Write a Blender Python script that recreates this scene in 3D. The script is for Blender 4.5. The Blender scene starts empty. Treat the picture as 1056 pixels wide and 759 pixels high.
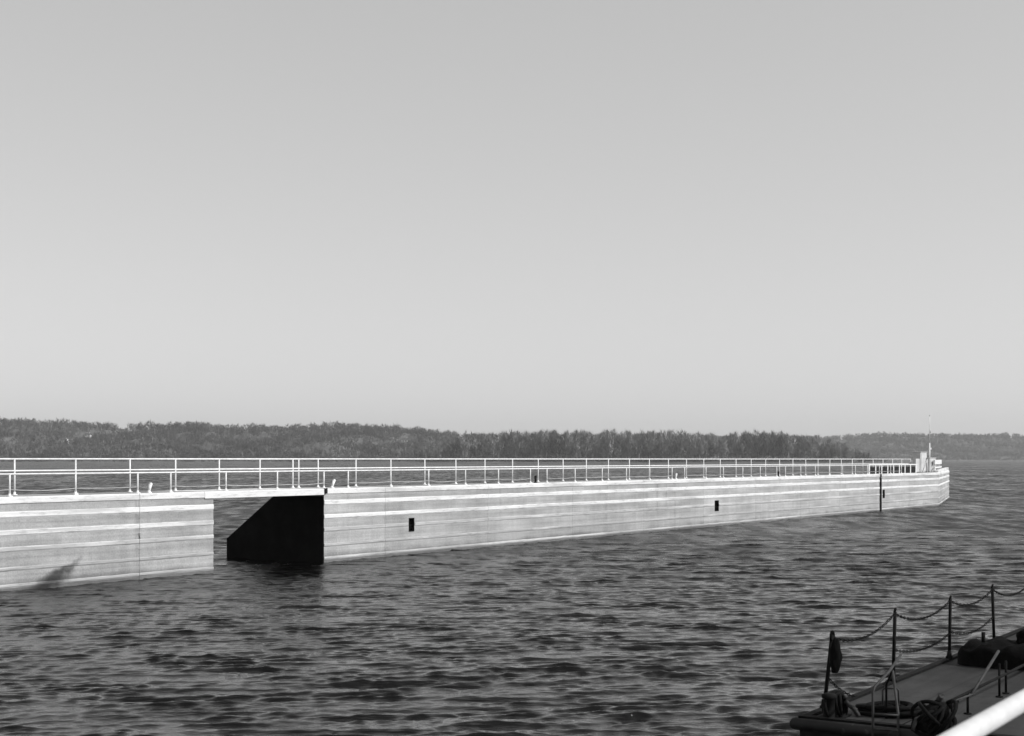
import bpy, bmesh, math, random
import numpy as np
from mathutils import Vector, Matrix, noise as mnoise
random.seed(7); rng = np.random.default_rng(11)
sc = bpy.context.scene
COL = sc.collection

# ------------------------------------------------------------------ measures
F = 1500.0 / 1056 * 36          # lens on a 36 mm wide film
EYE = 3.73                      # eye above the water
TH = math.atan(962 / 1500)      # direction of the long walls, from straight ahead
S, Cc = math.sin(TH), math.cos(TH)
D = 34.1                        # eye to the guide wall, square to it
DECK = 2.66                     # top of the guide wall above the water
ROT = math.radians(90) - TH     # local x runs along the wall, local y away from the eye

def tpx(x, p=0.0):              # distance along the wall line that is p behind its face
    m = (x - 528) / 1500
    return ((D + p) * (Cc + m * S)) / (S - m * Cc)

def wallpt(t, p, z):
    return Vector((-(D + p) * Cc + t * S, (D + p) * S + t * Cc, z))

# ------------------------------------------------------------------ helpers
def mesh_np(name, V, Fq, mat, parent=None, smooth=False, uv=None):
    me = bpy.data.meshes.new(name)
    V = np.asarray(V, dtype=np.float32); Fq = np.asarray(Fq, dtype=np.int32)
    k = Fq.shape[1]; n = len(Fq)
    me.vertices.add(len(V)); me.vertices.foreach_set('co', V.ravel())
    me.loops.add(n * k); me.loops.foreach_set('vertex_index', Fq.ravel())
    me.polygons.add(n)
    me.polygons.foreach_set('loop_start', np.arange(0, n * k, k, dtype=np.int32))
    if smooth: me.polygons.foreach_set('use_smooth', np.ones(n, dtype=bool))
    me.update(calc_edges=True); me.validate()
    o = bpy.data.objects.new(name, me); COL.objects.link(o)
    me.materials.append(mat)
    if parent: o.parent = parent
    return o

class MB:
    """collects simple shapes for ONE mesh object"""
    def __init__(s): s.v = []; s.f = []; s.sm = []
    def add(s, vs, fs, sm=False):
        b = len(s.v); s.v += [tuple(v) for v in vs]
        for f in fs: s.f.append([i + b for i in f]); s.sm.append(sm)
    def box(s, x0, x1, y0, y1, z0, z1, bev=0.0):
        if bev <= 0:
            vs = [(x, y, z) for z in (z0, z1) for y in (y0, y1) for x in (x0, x1)]
            s.add(vs, [(0,2,3,1),(4,5,7,6),(0,1,5,4),(2,6,7,3),(0,4,6,2),(1,3,7,5)])
        else:
            bm = bmesh.new(); bmesh.ops.create_cube(bm, size=1)
            for v in bm.verts:
                v.co = ((x0+x1)/2 + v.co.x*(x1-x0), (y0+y1)/2 + v.co.y*(y1-y0), (z0+z1)/2 + v.co.z*(z1-z0))
            bmesh.ops.bevel(bm, geom=bm.edges[:], offset=bev, segments=2, affect='EDGES', profile=.5)
            bm.verts.index_update()
            s.add([v.co[:] for v in bm.verts], [[v.index for v in f.verts] for f in bm.faces]); bm.free()
    def prism(s, prof, x0, x1):
        """profile of (y, z) carried along x"""
        n = len(prof)
        vs = [(x0, y, z) for y, z in prof] + [(x1, y, z) for y, z in prof]
        fs = [[i, (i+1) % n, n + (i+1) % n, n + i] for i in range(n)]
        s.add(vs, fs + [list(range(n))[::-1], list(range(n, 2*n))])
    def wavy(s, prof, x0, x1, jit, step=.35):
        """like prism, but the profile wanders a little along x"""
        m = max(1, int((x1-x0)/step)); n = len(prof); vs = []
        for i in range(m+1):
            x = x0 + (x1-x0)*i/m
            for k, (y, z) in enumerate(prof):
                d = mnoise.noise(Vector((x*1.9, prof[0][1]*7 + k*3.1, 0)))*jit + mnoise.noise(Vector((x*.3, prof[0][1]*5, 4)))*jit*.5
                vs.append((x, y + (d*.4 if y < 0 else 0), z + d))
        fs = [[i*n+k, i*n+(k+1) % n, (i+1)*n+(k+1) % n, (i+1)*n+k] for i in range(m) for k in range(n)]
        s.add(vs, fs + [list(range(n))[::-1], list(range(m*n, m*n+n))])
    def tube(s, pts, r, n=8, r1=None):
        pts = [Vector(p) for p in pts]; m = len(pts); vs = []; up = None
        for i, p in enumerate(pts):
            d = (pts[min(i+1, m-1)] - pts[max(i-1, 0)]).normalized()
            if up is None:
                a = Vector((0,0,1)) if abs(d.z) < .9 else Vector((1,0,0)); up = (a - d*a.dot(d)).normalized()
            else: up = (up - d*up.dot(d)).normalized()
            w = d.cross(up); rr = r if r1 is None else r + (r1 - r)*i/max(1, m-1)
            for k in range(n):
                a = 2*math.pi*k/n; vs.append(p + (up*math.cos(a) + w*math.sin(a))*rr)
        fs = [[i*n+k, i*n+(k+1) % n, (i+1)*n+(k+1) % n, (i+1)*n+k] for i in range(m-1) for k in range(n)]
        s.add(vs, fs, True)
        b = len(s.v) - len(vs)
        s.f.append([b+k for k in range(n)][::-1]); s.sm.append(False)
        s.f.append([b+(m-1)*n+k for k in range(n)]); s.sm.append(False)
    def ring(s, c, R, r, axis=(0,0,1), n=28, m=8, sq=1.0):
        c = Vector(c); ax = Vector(axis).normalized()
        q = Vector((0,0,1)).rotation_difference(ax)
        vs = []
        for i in range(n):
            a = 2*math.pi*i/n
            for k in range(m):
                b = 2*math.pi*k/m
                vs.append(c + q @ Vector(((R+r*math.cos(b))*math.cos(a), (R+r*math.cos(b))*math.sin(a)*sq, r*math.sin(b))))
        s.add(vs, [[i*m+k, ((i+1) % n)*m+k, ((i+1) % n)*m+(k+1) % m, i*m+(k+1) % m] for i in range(n) for k in range(m)], True)
    def lathe(s, c, prof, n=20):
        c = Vector(c); vs = []
        for r, z in prof:
            for k in range(n):
                a = 2*math.pi*k/n; vs.append(c + Vector((r*math.cos(a), r*math.sin(a), z)))
        m = len(prof)
        s.add(vs, [[i*n+k, i*n+(k+1) % n, (i+1)*n+(k+1) % n, (i+1)*n+k] for i in range(m-1) for k in range(n)], True)
        b = len(s.v) - len(vs)
        s.f.append([b+k for k in range(n)][::-1]); s.sm.append(False)
        s.f.append([b+(m-1)*n+k for k in range(n)]); s.sm.append(False)
    def build(s, name, mat, parent=None):
        me = bpy.data.meshes.new(name); me.from_pydata(s.v, [], s.f)
        me.polygons.foreach_set('use_smooth', s.sm)
        me.materials.append(mat); me.update()
        bm = bmesh.new(); bm.from_mesh(me); bmesh.ops.recalc_face_normals(bm, faces=bm.faces[:]); bm.to_mesh(me); bm.free()
        o = bpy.data.objects.new(name, me); COL.objects.link(o)
        if parent: o.parent = parent
        return o

def tag(o, label=None, cat=None, group=None, kind=None):
    if label: o['label'] = label
    if cat: o['category'] = cat
    if group: o['group'] = group
    if kind: o['kind'] = kind
    return o
def empty(name, loc=(0,0,0), rz=0.0):
    o = bpy.data.objects.new(name, None); COL.objects.link(o)
    o.location = loc; o.rotation_euler = (0, 0, rz); o.empty_display_size = .3
    return o
def on_wall(name, t, p, z=DECK):                 # an Empty on the guide wall, turned with it
    return empty(name, wallpt(t, p, z), ROT)
def copy_thing(root, loc, rz):
    r = root.copy(); COL.objects.link(r); r.location = loc; r.rotation_euler = (0, 0, rz)
    for ch in list(root.children):
        c = ch.copy(); COL.objects.link(c); c.parent = r
        for g in list(ch.children):
            d = g.copy(); COL.objects.link(d); d.parent = c
    return r

# ------------------------------------------------------------------ materials (all grey: a black and white photograph)
class NT:
    def __init__(s, name):
        s.m = bpy.data.materials.new(name); s.m.use_nodes = True
        s.t = s.m.node_tree; s.b = s.t.nodes['Principled BSDF']
    def n(s, typ, **kw):
        o = s.t.nodes.new(typ)
        for k, v in kw.items():
            if k.startswith('i_'): o.inputs[k[2:].replace('_', ' ')].default_value = v
            else: setattr(o, k, v)
        return o
    def l(s, a, b): s.t.links.new(a, b)
    def math(s, op, a, b=None, c=None):
        o = s.n('ShaderNodeMath', operation=op)
        for i, v in enumerate((a, b, c)):
            if v is None: continue
            if isinstance(v, (int, float)): o.inputs[i].default_value = v
            else: s.l(v, o.inputs[i])
        return o.outputs[0]
    def coords(s, scale=(1,1,1), kind='Object'):
        tc = s.n('ShaderNodeTexCoord'); mp = s.n('ShaderNodeMapping'); mp.inputs['Scale'].default_value = scale
        s.l(tc.outputs[kind], mp.inputs['Vector']); return mp.outputs['Vector']
    def noise(s, vec, scale, detail=4, rough=.55):
        o = s.n('ShaderNodeTexNoise'); o.inputs['Scale'].default_value = scale
        o.inputs['Detail'].default_value = detail; o.inputs['Roughness'].default_value = rough
        s.l(vec, o.inputs['Vector']); return o.outputs['Fac']
    def ramp(s, fac, a, b, lo=0.0, hi=1.0):
        o = s.n('ShaderNodeMapRange'); o.inputs['From Min'].default_value = a; o.inputs['From Max'].default_value = b
        o.inputs['To Min'].default_value = lo; o.inputs['To Max'].default_value = hi; o.interpolation_type = 'SMOOTHSTEP'
        s.l(fac, o.inputs['Value']); return o.outputs['Result']
    def base(s, val):
        c = s.n('ShaderNodeCombineColor')
        for i in range(3): s.l(val, c.inputs[i])
        s.l(c.outputs[0], s.b.inputs['Base Color'])
    def bump(s, h, strength, dist):
        o = s.n('ShaderNodeBump'); o.inputs['Strength'].default_value = strength; o.inputs['Distance'].default_value = dist
        s.l(h, o.inputs['Height']); s.l(o.outputs['Normal'], s.b.inputs['Normal'])

def simple(name, val, rough=.6, var=.25, scale=3.0, bump=0.0, metal=0.0, spec=.4):
    t = NT(name); v = t.coords()
    a = t.ramp(t.noise(v, scale, 5, .6), .3, .7, val*(1-var), val*(1+var))
    t.base(a); t.b.inputs['Roughness'].default_value = rough; t.b.inputs['Metallic'].default_value = metal
    t.b.inputs['Specular IOR Level'].default_value = spec
    if bump: t.bump(t.noise(v, scale*6, 4), .6, bump)
    return t.m

def slant_patch(t, v, X, Z):
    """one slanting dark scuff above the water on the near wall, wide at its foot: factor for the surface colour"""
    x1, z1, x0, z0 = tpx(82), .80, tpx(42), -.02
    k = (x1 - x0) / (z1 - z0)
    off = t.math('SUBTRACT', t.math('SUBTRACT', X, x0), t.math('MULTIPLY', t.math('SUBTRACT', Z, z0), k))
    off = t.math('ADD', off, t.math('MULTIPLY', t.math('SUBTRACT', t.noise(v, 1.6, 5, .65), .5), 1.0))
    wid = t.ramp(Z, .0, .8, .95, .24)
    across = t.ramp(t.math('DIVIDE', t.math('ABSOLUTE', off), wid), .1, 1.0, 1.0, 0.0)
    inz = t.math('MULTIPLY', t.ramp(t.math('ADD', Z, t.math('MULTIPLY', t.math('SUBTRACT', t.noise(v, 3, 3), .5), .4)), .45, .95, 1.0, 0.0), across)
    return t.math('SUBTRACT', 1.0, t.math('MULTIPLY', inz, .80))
def concrete_mat():
    t = NT('weathered_concrete'); v = t.coords(); b = t.b
    blot = t.ramp(t.noise(t.coords((.35, .35, 1.1)), 1.0, 5, .6), .3, .72, .78, 1.12)
    streak = t.ramp(t.noise(t.coords((3.2, 3.2, .22)), 1.0, 5, .62), .32, .7, .92, 1.05)
    fine = t.ramp(t.noise(v, 16, 5, .7), .25, .75, .82, 1.15)
    pores = t.ramp(t.noise(v, 5.5, 2, .5), .76, .80, 1.0, .62)
    val = t.math('MULTIPLY', t.math('MULTIPLY', blot, streak), t.math('MULTIPLY', fine, pores))
    sx = t.n('ShaderNodeSeparateXYZ'); t.l(v, sx.inputs[0]); X, Z = sx.outputs[0], sx.outputs[2]
    # board lines left by the forms
    wv = t.math('FRACT', t.math('MULTIPLY', Z, 4.3)); line = t.ramp(wv, .0, .06, .94, 1.0)
    val = t.math('MULTIPLY', val, line)
    # sparse dirt runs down the face, long scrapes along it, one tone per pour
    run = t.ramp(t.noise(t.coords((1.5, 1.5, .10)), 1.0, 4, .7), .58, .72, 1.0, .68)
    scr = t.ramp(t.noise(t.coords((.10, .10, 5.0)), 1.0, 6, .68), .36, .62, .84, 1.08)
    val = t.math('MULTIPLY', val, t.math('MULTIPLY', run, scr))
    oi = t.n('ShaderNodeObjectInfo'); val = t.math('MULTIPLY', val, t.ramp(oi.outputs['Random'], 0, 1, .93, 1.06))
    # wet, slimed foot of the wall, with an uneven upper edge
    edge = t.math('ADD', Z, t.math('MULTIPLY', t.math('SUBTRACT', t.noise(t.coords((.5,.5,.5)), 1.0, 5, .65), .5), .55))
    wet = t.ramp(edge, .06, .40, .42, 1.0); val = t.math('MULTIPLY', val, wet)
    val = t.math('MULTIPLY', val, slant_patch(t, v, X, Z))
    chip = t.ramp(t.math('ABSOLUTE', t.math('ADD', t.math('SUBTRACT', X, tpx(143.5)), t.math('MULTIPLY', t.math('SUBTRACT', t.noise(v, 9, 3), .5), .12))), .01, .07, 1, 0)
    chip = t.math('MULTIPLY', chip, t.ramp(t.noise(t.coords((0, 0, 2.6)), 1.0, 3, .6), .52, .6, 0, .8))
    val = t.math('MULTIPLY', val, t.math('SUBTRACT', 1.0, chip))
    t.base(t.math('MULTIPLY', val, .425)); b.inputs['Roughness'].default_value = .85; b.inputs['Specular IOR Level'].default_value = .25
    t.bump(t.noise(v, 14, 6, .7), .5, .02)
    return t.m

def strip_mat(name, clean, dirty, lo, hi):
    """armour strip: bright where scraped clean, dull where dirty; patches run along the wall"""
    t = NT(name); v = t.coords()
    run = t.ramp(t.noise(t.coords((.22, .22, 2.6)), 1.0, 5, .62), lo, hi, dirty, clean)
    chips = t.ramp(t.noise(t.coords((1.4, 1.4, 9.0)), 1.0, 6, .72), .30, .52, .66, 1.0)
    sx = t.n('ShaderNodeSeparateXYZ'); t.l(v, sx.inputs[0])
    t.base(t.math('MULTIPLY', t.math('MULTIPLY', run, chips), slant_patch(t, v, sx.outputs[0], sx.outputs[2]))); t.b.inputs['Roughness'].default_value = .6
    t.b.inputs['Specular IOR Level'].default_value = .3
    t.bump(t.noise(v, 9, 5, .6), .4, .015)
    return t.m

M = {}
M['concrete'] = concrete_mat()
M['strip_hi'] = strip_mat('pale_armour', .76, .52, .33, .54)
M['strip_mid'] = strip_mat('worn_armour', .62, .40, .42, .66)
M['strip_lo'] = strip_mat('slimed_armour', .66, .37, .48, .74)
M['white'] = simple('white_rail_paint', .80, .45, .12, 5.0)
M['cab'] = simple('dull_white_paint', .55, .5, .15, 2.0)
M['hand'] = simple('worn_white_paint', .60, .5, .08, 14.0, .002)
M['grey_pipe'] = simple('galvanised_pipe', .42, .5, .2, 4.0)
M['tar'] = simple('tarred_bulkhead', .006, .9, .4, 1.5, .01, spec=.05)  # shade of the concrete end face, put into the colour
M['black'] = simple('black_timber', .012, .8, .4, 4.0, .01, spec=.2)  # also paints the shade inside the recesses and the open joint
M['rubber'] = simple('black_rubber', .012, .75, .4, 6.0, .008, spec=.25)
M['tarp'] = simple('black_tarpaulin', .003, .9, .6, 5.0, .02, spec=.08)
M['rope'] = simple('dark_rope', .007, .9, .5, 25.0, .01, spec=.1)
M['rope_pale'] = simple('worn_rope', .05, .9, .5, 25.0, .01, spec=.1)
M['iron'] = simple('rusty_iron', .007, .85, .5, 9.0, .004, spec=.12)
M['iron_pale'] = simple('worn_handrail', .028, .7, .4, 9.0, .003)
M['roof'] = simple('house_roof', .06, .8, .2, .5)
M['siding'] = simple('house_siding', .72, .7, .1, .5)
M['glass'] = simple('dark_pane', .03, .15, .1, 1.0)
M['lamp'] = simple('lamp_lens', .35, .2, .1, 3.0)

def deck_mat():
    t = NT('barge_deck_paint'); v = t.coords()
    a = t.ramp(t.noise(t.coords((.8,.8,.8)), 1.2, 6, .65), .3, .72, .6, 1.35)
    b = t.ramp(t.noise(t.coords((.5, 5, 1)), 1.5, 4, .6), .3, .7, .8, 1.2)
    c = t.ramp(t.noise(v, 45, 3, .6), .3, .7, .75, 1.25)
    sx = t.n('ShaderNodeSeparateXYZ'); t.l(v, sx.inputs[0])          # welded plate seams
    s1 = t.ramp(t.math('ABSOLUTE', t.math('SUBTRACT', t.math('FRACT', t.math('MULTIPLY', sx.outputs[0], .62)), .5)), .0, .014, .45, 1.0)
    s2 = t.ramp(t.math('ABSOLUTE', t.math('SUBTRACT', t.math('FRACT', t.math('MULTIPLY', sx.outputs[1], .55)), .5)), .0, .012, .45, 1.0)
    seam = t.math('MULTIPLY', s1, s2)
    t.base(t.math('MULTIPLY', t.math('MULTIPLY', a, b), t.math('MULTIPLY', t.math('MULTIPLY', c, seam), .027)))
    t.b.inputs['Roughness'].default_value = .7; t.b.inputs['Specular IOR Level'].default_value = .2
    t.bump(t.noise(v, 60, 3, .6), .4, .006); return t.m
M['deck'] = deck_mat()

def hull_mat():
    t = NT('barge_hull_steel'); v = t.coords()
    a = t.ramp(t.noise(v, 2.5, 6, .7), .3, .7, .004, .016)
    sp = t.ramp(t.noise(v, 11, 3, .5), .62, .68, 0, .03)
    t.base(t.math('ADD', a, sp)); t.b.inputs['Roughness'].default_value = .65
    t.bump(t.noise(v, 8, 4), .3, .02); return t.m
M['hull'] = hull_mat()

def tree_mat(name, lo, hi, island=False, leafy=True):
    t = NT(name)
    if leafy:          # twigs shade as the rounded crown they belong to
        an = t.n('ShaderNodeAttribute', attribute_name='crown_normal'); vt = t.n('ShaderNodeVectorTransform', vector_type='NORMAL', convert_from='OBJECT', convert_to='WORLD')
        t.l(an.outputs['Vector'], vt.inputs[0]); t.l(vt.outputs[0], t.b.inputs['Normal'])
    if island:
        g = t.n('ShaderNodeNewGeometry'); r = g.outputs['Random Per Island']
        big = t.noise(t.coords((.006,.006,.006)), 1.0, 4, .6)
        mid = t.noise(t.coords((.03,.02,.03)), 1.0, 3, .6)
        f = t.math('ADD', t.math('MULTIPLY', r, .14), t.math('ADD', t.math('MULTIPLY', t.ramp(big, .35, .65), .4), t.math('MULTIPLY', t.ramp(mid, .38, .62), .46)))
    else:
        g = t.n('ShaderNodeObjectInfo'); gi = t.n('ShaderNodeNewGeometry')
        f = t.math('ADD', t.math('MULTIPLY', g.outputs['Random'], .65), t.math('MULTIPLY', gi.outputs['Random Per Island'], .35))
    t.base(t.ramp(f, 0, 1, lo, hi)); t.b.inputs['Roughness'].default_value = .9; t.b.inputs['Specular IOR Level'].default_value = .1
    return t.m
M['twig'] = tree_mat('bare_twigs', .07, .55)
M['bark'] = tree_mat('tree_bark', .15, .45, leafy=False)
M['wood'] = tree_mat('bare_woodland', .05, .23, True)
M['brush'] = tree_mat('shore_brush', .05, .15, True)

def land_mat():
    t = NT('dry_grass_ground'); a = t.ramp(t.noise(t.coords((.01,.01,.01)), 1.0, 6, .6), .3, .7, .09, .16)
    t.base(a); t.b.inputs['Roughness'].default_value = .95; t.b.inputs['Specular IOR Level'].default_value = .1; return t.m
M['land'] = land_mat()
M['road'] = simple('pale_gravel', .42, .9, .1, .1)

def water_mat():
    t = NT('river_water'); b = t.b
    n1 = t.noise(t.coords((1.0, 2.0, 1.0)), 9.0, 4, .6)
    n2 = t.noise(t.coords((.10, .20, 1.0)), 1.0, 6, .62)
    h = t.math('ADD', t.math('MULTIPLY', n1, .008), t.math('MULTIPLY', n2, .26))
    t.bump(h, 1.0, 1.0)
    b.inputs['Base Color'].default_value = (.0015, .0015, .0015, 1)
    an = t.n('ShaderNodeAttribute', attribute_name='ripple')
    g1 = t.ramp(t.noise(t.coords((.75, .16, 1.0)), 1.0, 4, .65), .36, .64, .55, 1.45)     # wind rows
    g2 = t.ramp(t.noise(t.coords((.07, .02, 1.0)), 1.0, 5, .65), .34, .66, .75, 1.25)
    rg = t.math('MULTIPLY', t.math('MULTIPLY', an.outputs['Fac'], .36), t.math('MULTIPLY', g1, g2))
    t.l(t.math('ADD', rg, .03), b.inputs['Roughness']); b.inputs['IOR'].default_value = 1.34
    b.inputs['Specular IOR Level'].default_value = .5
    return t.m
M['water'] = water_mat()

# ------------------------------------------------------------------ camera
cam = bpy.data.cameras.new('camera'); co = bpy.data.objects.new('camera', cam); COL.objects.link(co)
cam.lens = F; cam.sensor_width = 36; cam.shift_y = (473.5 - 379.5) / 1056
cam.clip_start = .05; cam.clip_end = 30000
co.location = (0, 0, EYE); co.rotation_euler = (math.radians(90), 0, 0)
sc.camera = co
cam.dof.use_dof = True; cam.dof.focus_distance = 60; cam.dof.aperture_fstop = 8.5

# ------------------------------------------------------------------ light
SUN_EL = math.radians(38); SUN_AZ = math.radians(105)       # clockwise from straight ahead: low on the right
sdir = Vector((math.sin(SUN_AZ)*math.cos(SUN_EL), math.cos(SUN_AZ)*math.cos(SUN_EL), math.sin(SUN_EL)))
sl = bpy.data.lights.new('sun', 'SUN'); sl.energy = 3.8; sl.angle = math.radians(.5); sl.color = (1, 1, 1)
so = bpy.data.objects.new('sun', sl); COL.objects.link(so)
so.rotation_euler = (-sdir).to_track_quat('-Z', 'Y').to_euler(); so.location = (60, -20, 60)
w = bpy.data.worlds.new('World'); sc.world = w; w.use_nodes = True
nt = w.node_tree; bg = nt.nodes['Background']
sky = nt.nodes.new('ShaderNodeTexSky'); sky.sky_type = 'NISHITA'; sky.sun_disc = False
sky.sun_elevation = SUN_EL; sky.sun_rotation = SUN_AZ; sky.dust_density = 1.0; sky.air_density = 1.0
bw = nt.nodes.new('ShaderNodeRGBToBW'); nt.links.new(sky.outputs[0], bw.inputs[0])
pw = nt.nodes.new('ShaderNodeMath'); pw.operation = 'POWER'; pw.inputs[1].default_value = .47
nt.links.new(bw.outputs[0], pw.inputs[0])
ml = nt.nodes.new('ShaderNodeMath'); ml.operation = 'MULTIPLY'; ml.inputs[1].default_value = 2.84
nt.links.new(pw.outputs[0], ml.inputs[0])
nt.links.new(ml.outputs[0], bg.inputs['Color']); bg.inputs['Strength'].default_value = .12
vs = sc.view_settings; vs.view_transform = 'Standard'; vs.look = 'None'; vs.gamma = 1; vs.exposure = 0; vs.use_curve_mapping = False

# ------------------------------------------------------------------ water
def make_water():
    ang = np.concatenate([-np.geomspace(math.pi, .44, 50)[:-1], np.linspace(-.44, .44, 660), np.geomspace(.44, math.pi, 50)[1:]])
    r = [.3]
    while r[-1] < 12: r.append(r[-1] + .6)
    while r[-1] < 34: r.append(r[-1] + .046)
    while r[-1] < 120: r.append(r[-1] + .046 + (r[-1]-34)/86*.15)
    while r[-1] < 450: r.append(r[-1] + .196 + (r[-1]-120)/330*1.0)
    while r[-1] < 1200: r.append(r[-1] + 1.21 + (r[-1]-450)/750*12)
    while r[-1] < 5200: r.append(r[-1]*1.0125)
    r = np.array(r); step = np.gradient(r)
    A, R = np.meshgrid(ang, r); ST = np.meshgrid(ang, step)[1]
    da = np.gradient(ang); DA = np.meshgrid(da, r)[0]
    sp = np.maximum(ST, R*DA)
    X0 = (R*np.sin(A)).ravel(); Y0 = (R*np.cos(A)).ravel(); sp = sp.ravel()
    Z = np.zeros_like(X0); DX = np.zeros_like(X0); DY = np.zeros_like(X0)
    N = 120
    lam = np.geomspace(.15, 7.0, N)
    near = np.where(sp < 3.2)[0]
    x, y, q = X0[near], Y0[near], sp[near]
    # gusts and wave groups: uneven height across the river, in patches of a few metres and of tens of metres
    big = np.sin(x*.13 + y*.035 + 1.3) * np.sin(y*.09 - x*.05 + .4)
    pat = np.zeros_like(x)
    for i in range(14):
        kk = 2*math.pi/rng.uniform(1.1, 4.5); th = rng.uniform(0, math.pi)
        pat += np.sin(kk*(x*math.cos(th) + y*math.sin(th)) + rng.uniform(0, 6.28))
    pat /= math.sqrt(7.0)
    grp = np.exp(.28*pat + .2*big); grp = np.clip(grp, .40, 1.7)
    wall_side = -x*Cc + y*S - D               # distance past the wall face
    lee = 1 - .40*np.clip((wall_side + 16)/13, 0, 1)*(wall_side < .5)*np.clip((190-y)/60, 0, 1)
    lost = np.zeros_like(x); tot = 0.0
    z = np.zeros_like(x); dx = np.zeros_like(x); dy = np.zeros_like(x); gx = np.zeros_like(x); gy = np.zeros_like(x)
    for i in range(N):
        L = lam[i]; k = 2*math.pi/L
        th = math.radians(97) + rng.normal(0, .26 if L > .3 else .55)
        slope = .036 * (math.exp(-(math.log(L/.38))**2/(2*.66**2)) + .14)
        a = slope / k; ph = rng.uniform(0, 6.28)
        wgt = np.clip((L/q - 2.2)/2.0, 0, 1)
        arg = k*(x*math.cos(th) + y*math.sin(th)) + ph
        c, s_ = np.cos(arg), np.sin(arg)
        lost += slope**2/2*(1-wgt*wgt); tot += slope**2/2
        am = a*wgt*(lee if L > .5 else 1.0)
        gx += am*k*math.cos(th)*s_; gy += am*k*math.sin(th)*s_
        z += am*c; dx -= .5*am*math.cos(th)*s_; dy -= .5*am*math.sin(th)*s_
    LS = np.ones_like(X0); LS[near] = np.sqrt(lost/tot)
    dy -= .6*z
    grp = grp/(1 + (grp*np.sqrt(gx*gx+gy*gy)/.42)**4)**.25        # no wave steeper than it could stand
    Z[near] = z*grp; DX[near] = dx*grp; DY[near] = dy*grp
    V = np.stack([X0+DX, Y0+DY, Z], 1)
    na, nr = len(ang), len(r)
    i = np.arange(nr-1)[:, None]*na + np.arange(na-1)[None, :]
    i = i.ravel()
    Fq = np.stack([i, i+na, i+na+1, i+1], 1)
    o = mesh_np('river_water', V, Fq, M['water'], smooth=True)
    at = o.data.attributes.new('ripple', 'FLOAT', 'POINT'); at.data.foreach_set('value', LS.astype(np.float32))   # slope of the ripples too small for the mesh
    tag(o, kind='structure')
make_water()

# ------------------------------------------------------------------ guide walls
PROF_BACK = [(2.04, DECK), (4.73, .73), (4.73, -1.0)]
STRIPS = [(2.45, 2.66, 'strip_hi', .03), (2.07, 2.25, 'strip_hi', .026), (1.57, 1.73, 'strip_hi', .026),
          (1.11, 1.25, 'strip_mid', .022), (.57, .68, 'strip_lo', .02), (.10, .20, 'strip_mid', .022)]
def monolith(root, t0, t1, recess=None):
    full = [(0, -1.0), (0, DECK)] + PROF_BACK
    m = MB(); cuts = [(t0, t1)]
    if recess:
        ra, rb, z0, z1 = recess
        m.prism(full, t0, ra)
        m.prism([(0, -1.0), (0, z0), (.4, z0), (.4, z1), (0, z1), (0, DECK)] + PROF_BACK, ra, rb)
        m.prism(full, rb, t1); 
    else: m.prism(full, t0, t1)
    mo = m.build('monolith', M['concrete'], root)
    for z0, z1, mt, pr in STRIPS:
        b = MB(); spans = [(t0 + .002, t1 - .002)]
        if recess and not (z1 < recess[2] - .02 or z0 > recess[3] + .02): spans = [(t0+.002, ra-.05), (rb+.05, t1-.002)]
        ch = pr*.9
        for a, c in spans:
            if z1 >= DECK:
                b.wavy([(.004, z0), (-pr, z0+.03), (-pr, z1-.03), (-pr+.03, z1+.004), (.10, z1+.004)], a, c, .006)
            else:
                b.wavy([(.004, z0-.02), (-pr, z0+.03), (-pr, z1-ch), (.004, z1)], a, c, .014)
        b.build('armour_strip', M[mt], mo)
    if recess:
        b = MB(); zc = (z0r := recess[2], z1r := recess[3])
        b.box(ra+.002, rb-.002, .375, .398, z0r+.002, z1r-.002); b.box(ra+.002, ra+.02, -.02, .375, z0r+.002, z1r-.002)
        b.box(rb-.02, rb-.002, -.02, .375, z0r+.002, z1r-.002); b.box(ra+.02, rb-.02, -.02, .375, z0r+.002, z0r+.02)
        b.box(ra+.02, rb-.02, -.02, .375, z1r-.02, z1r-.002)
        rc = b.build('mooring_recess', M['black'], mo)  # black lining paints in the shade inside the recess
        h = MB(); xm = (ra+rb)/2
        h.tube([(xm, .37, z0r+.12), (xm, .14, z0r+.12), (xm, .06, z0r+.16), (xm, .05, z0r+.26)], .035, 8)
        h.build('line_hook', M['iron'], rc)
    return mo

def zpx(x, y): return EYE - 1.07*((y - 473.5)/(1490 - x))/.0264
def rec(x0, x1, y0, y1):
    xm = (x0+x1)/2
    return (tpx(x0), tpx(x1), zpx(xm, y1), zpx(xm, y0))

wl = on_wall('guide_wall', 0, 0, 0)
tag(wl, 'near end of the banded concrete guide wall, left of the footbridge gap', 'wall')
GAP0, GAP1 = tpx(220), tpx(334)
J = tpx(143.5)
for a, b in ((J-28, J-14), (J-14+.004, J-.007), (J+.007, GAP0)): monolith(wl, a, b)
wr = on_wall('guide_wall', 0, 0, 0)
tag(wr, 'long banded concrete guide wall running from the footbridge gap out to its bent end', 'wall')
CORNER = tpx(968)
j1 = tpx(397); jl = [GAP1, j1, j1+7.1, j1+14.2, j1+21.3, j1+28.4, j1+35.5, j1+42.6, j1+49.7, tpx(908)]
recs = {1: rec(421.5, 427, 534, 548), 5: None}
r2 = rec(737, 741, 516, 527); r3 = rec(910.2, 912.2, 505, 513.5)
for i in range(len(jl)-1):
    a = jl[i] + .004; b = jl[i+1] - .004
    rr = None
    for q in (recs[1], r2):
        if a < q[0] and q[1] < b: rr = q
    if i == len(jl)-2: b = tpx(908) - .22
    monolith(wr, a, b, rr)
monolith(wr, tpx(908) + .22, CORNER - .003, r3)
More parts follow.
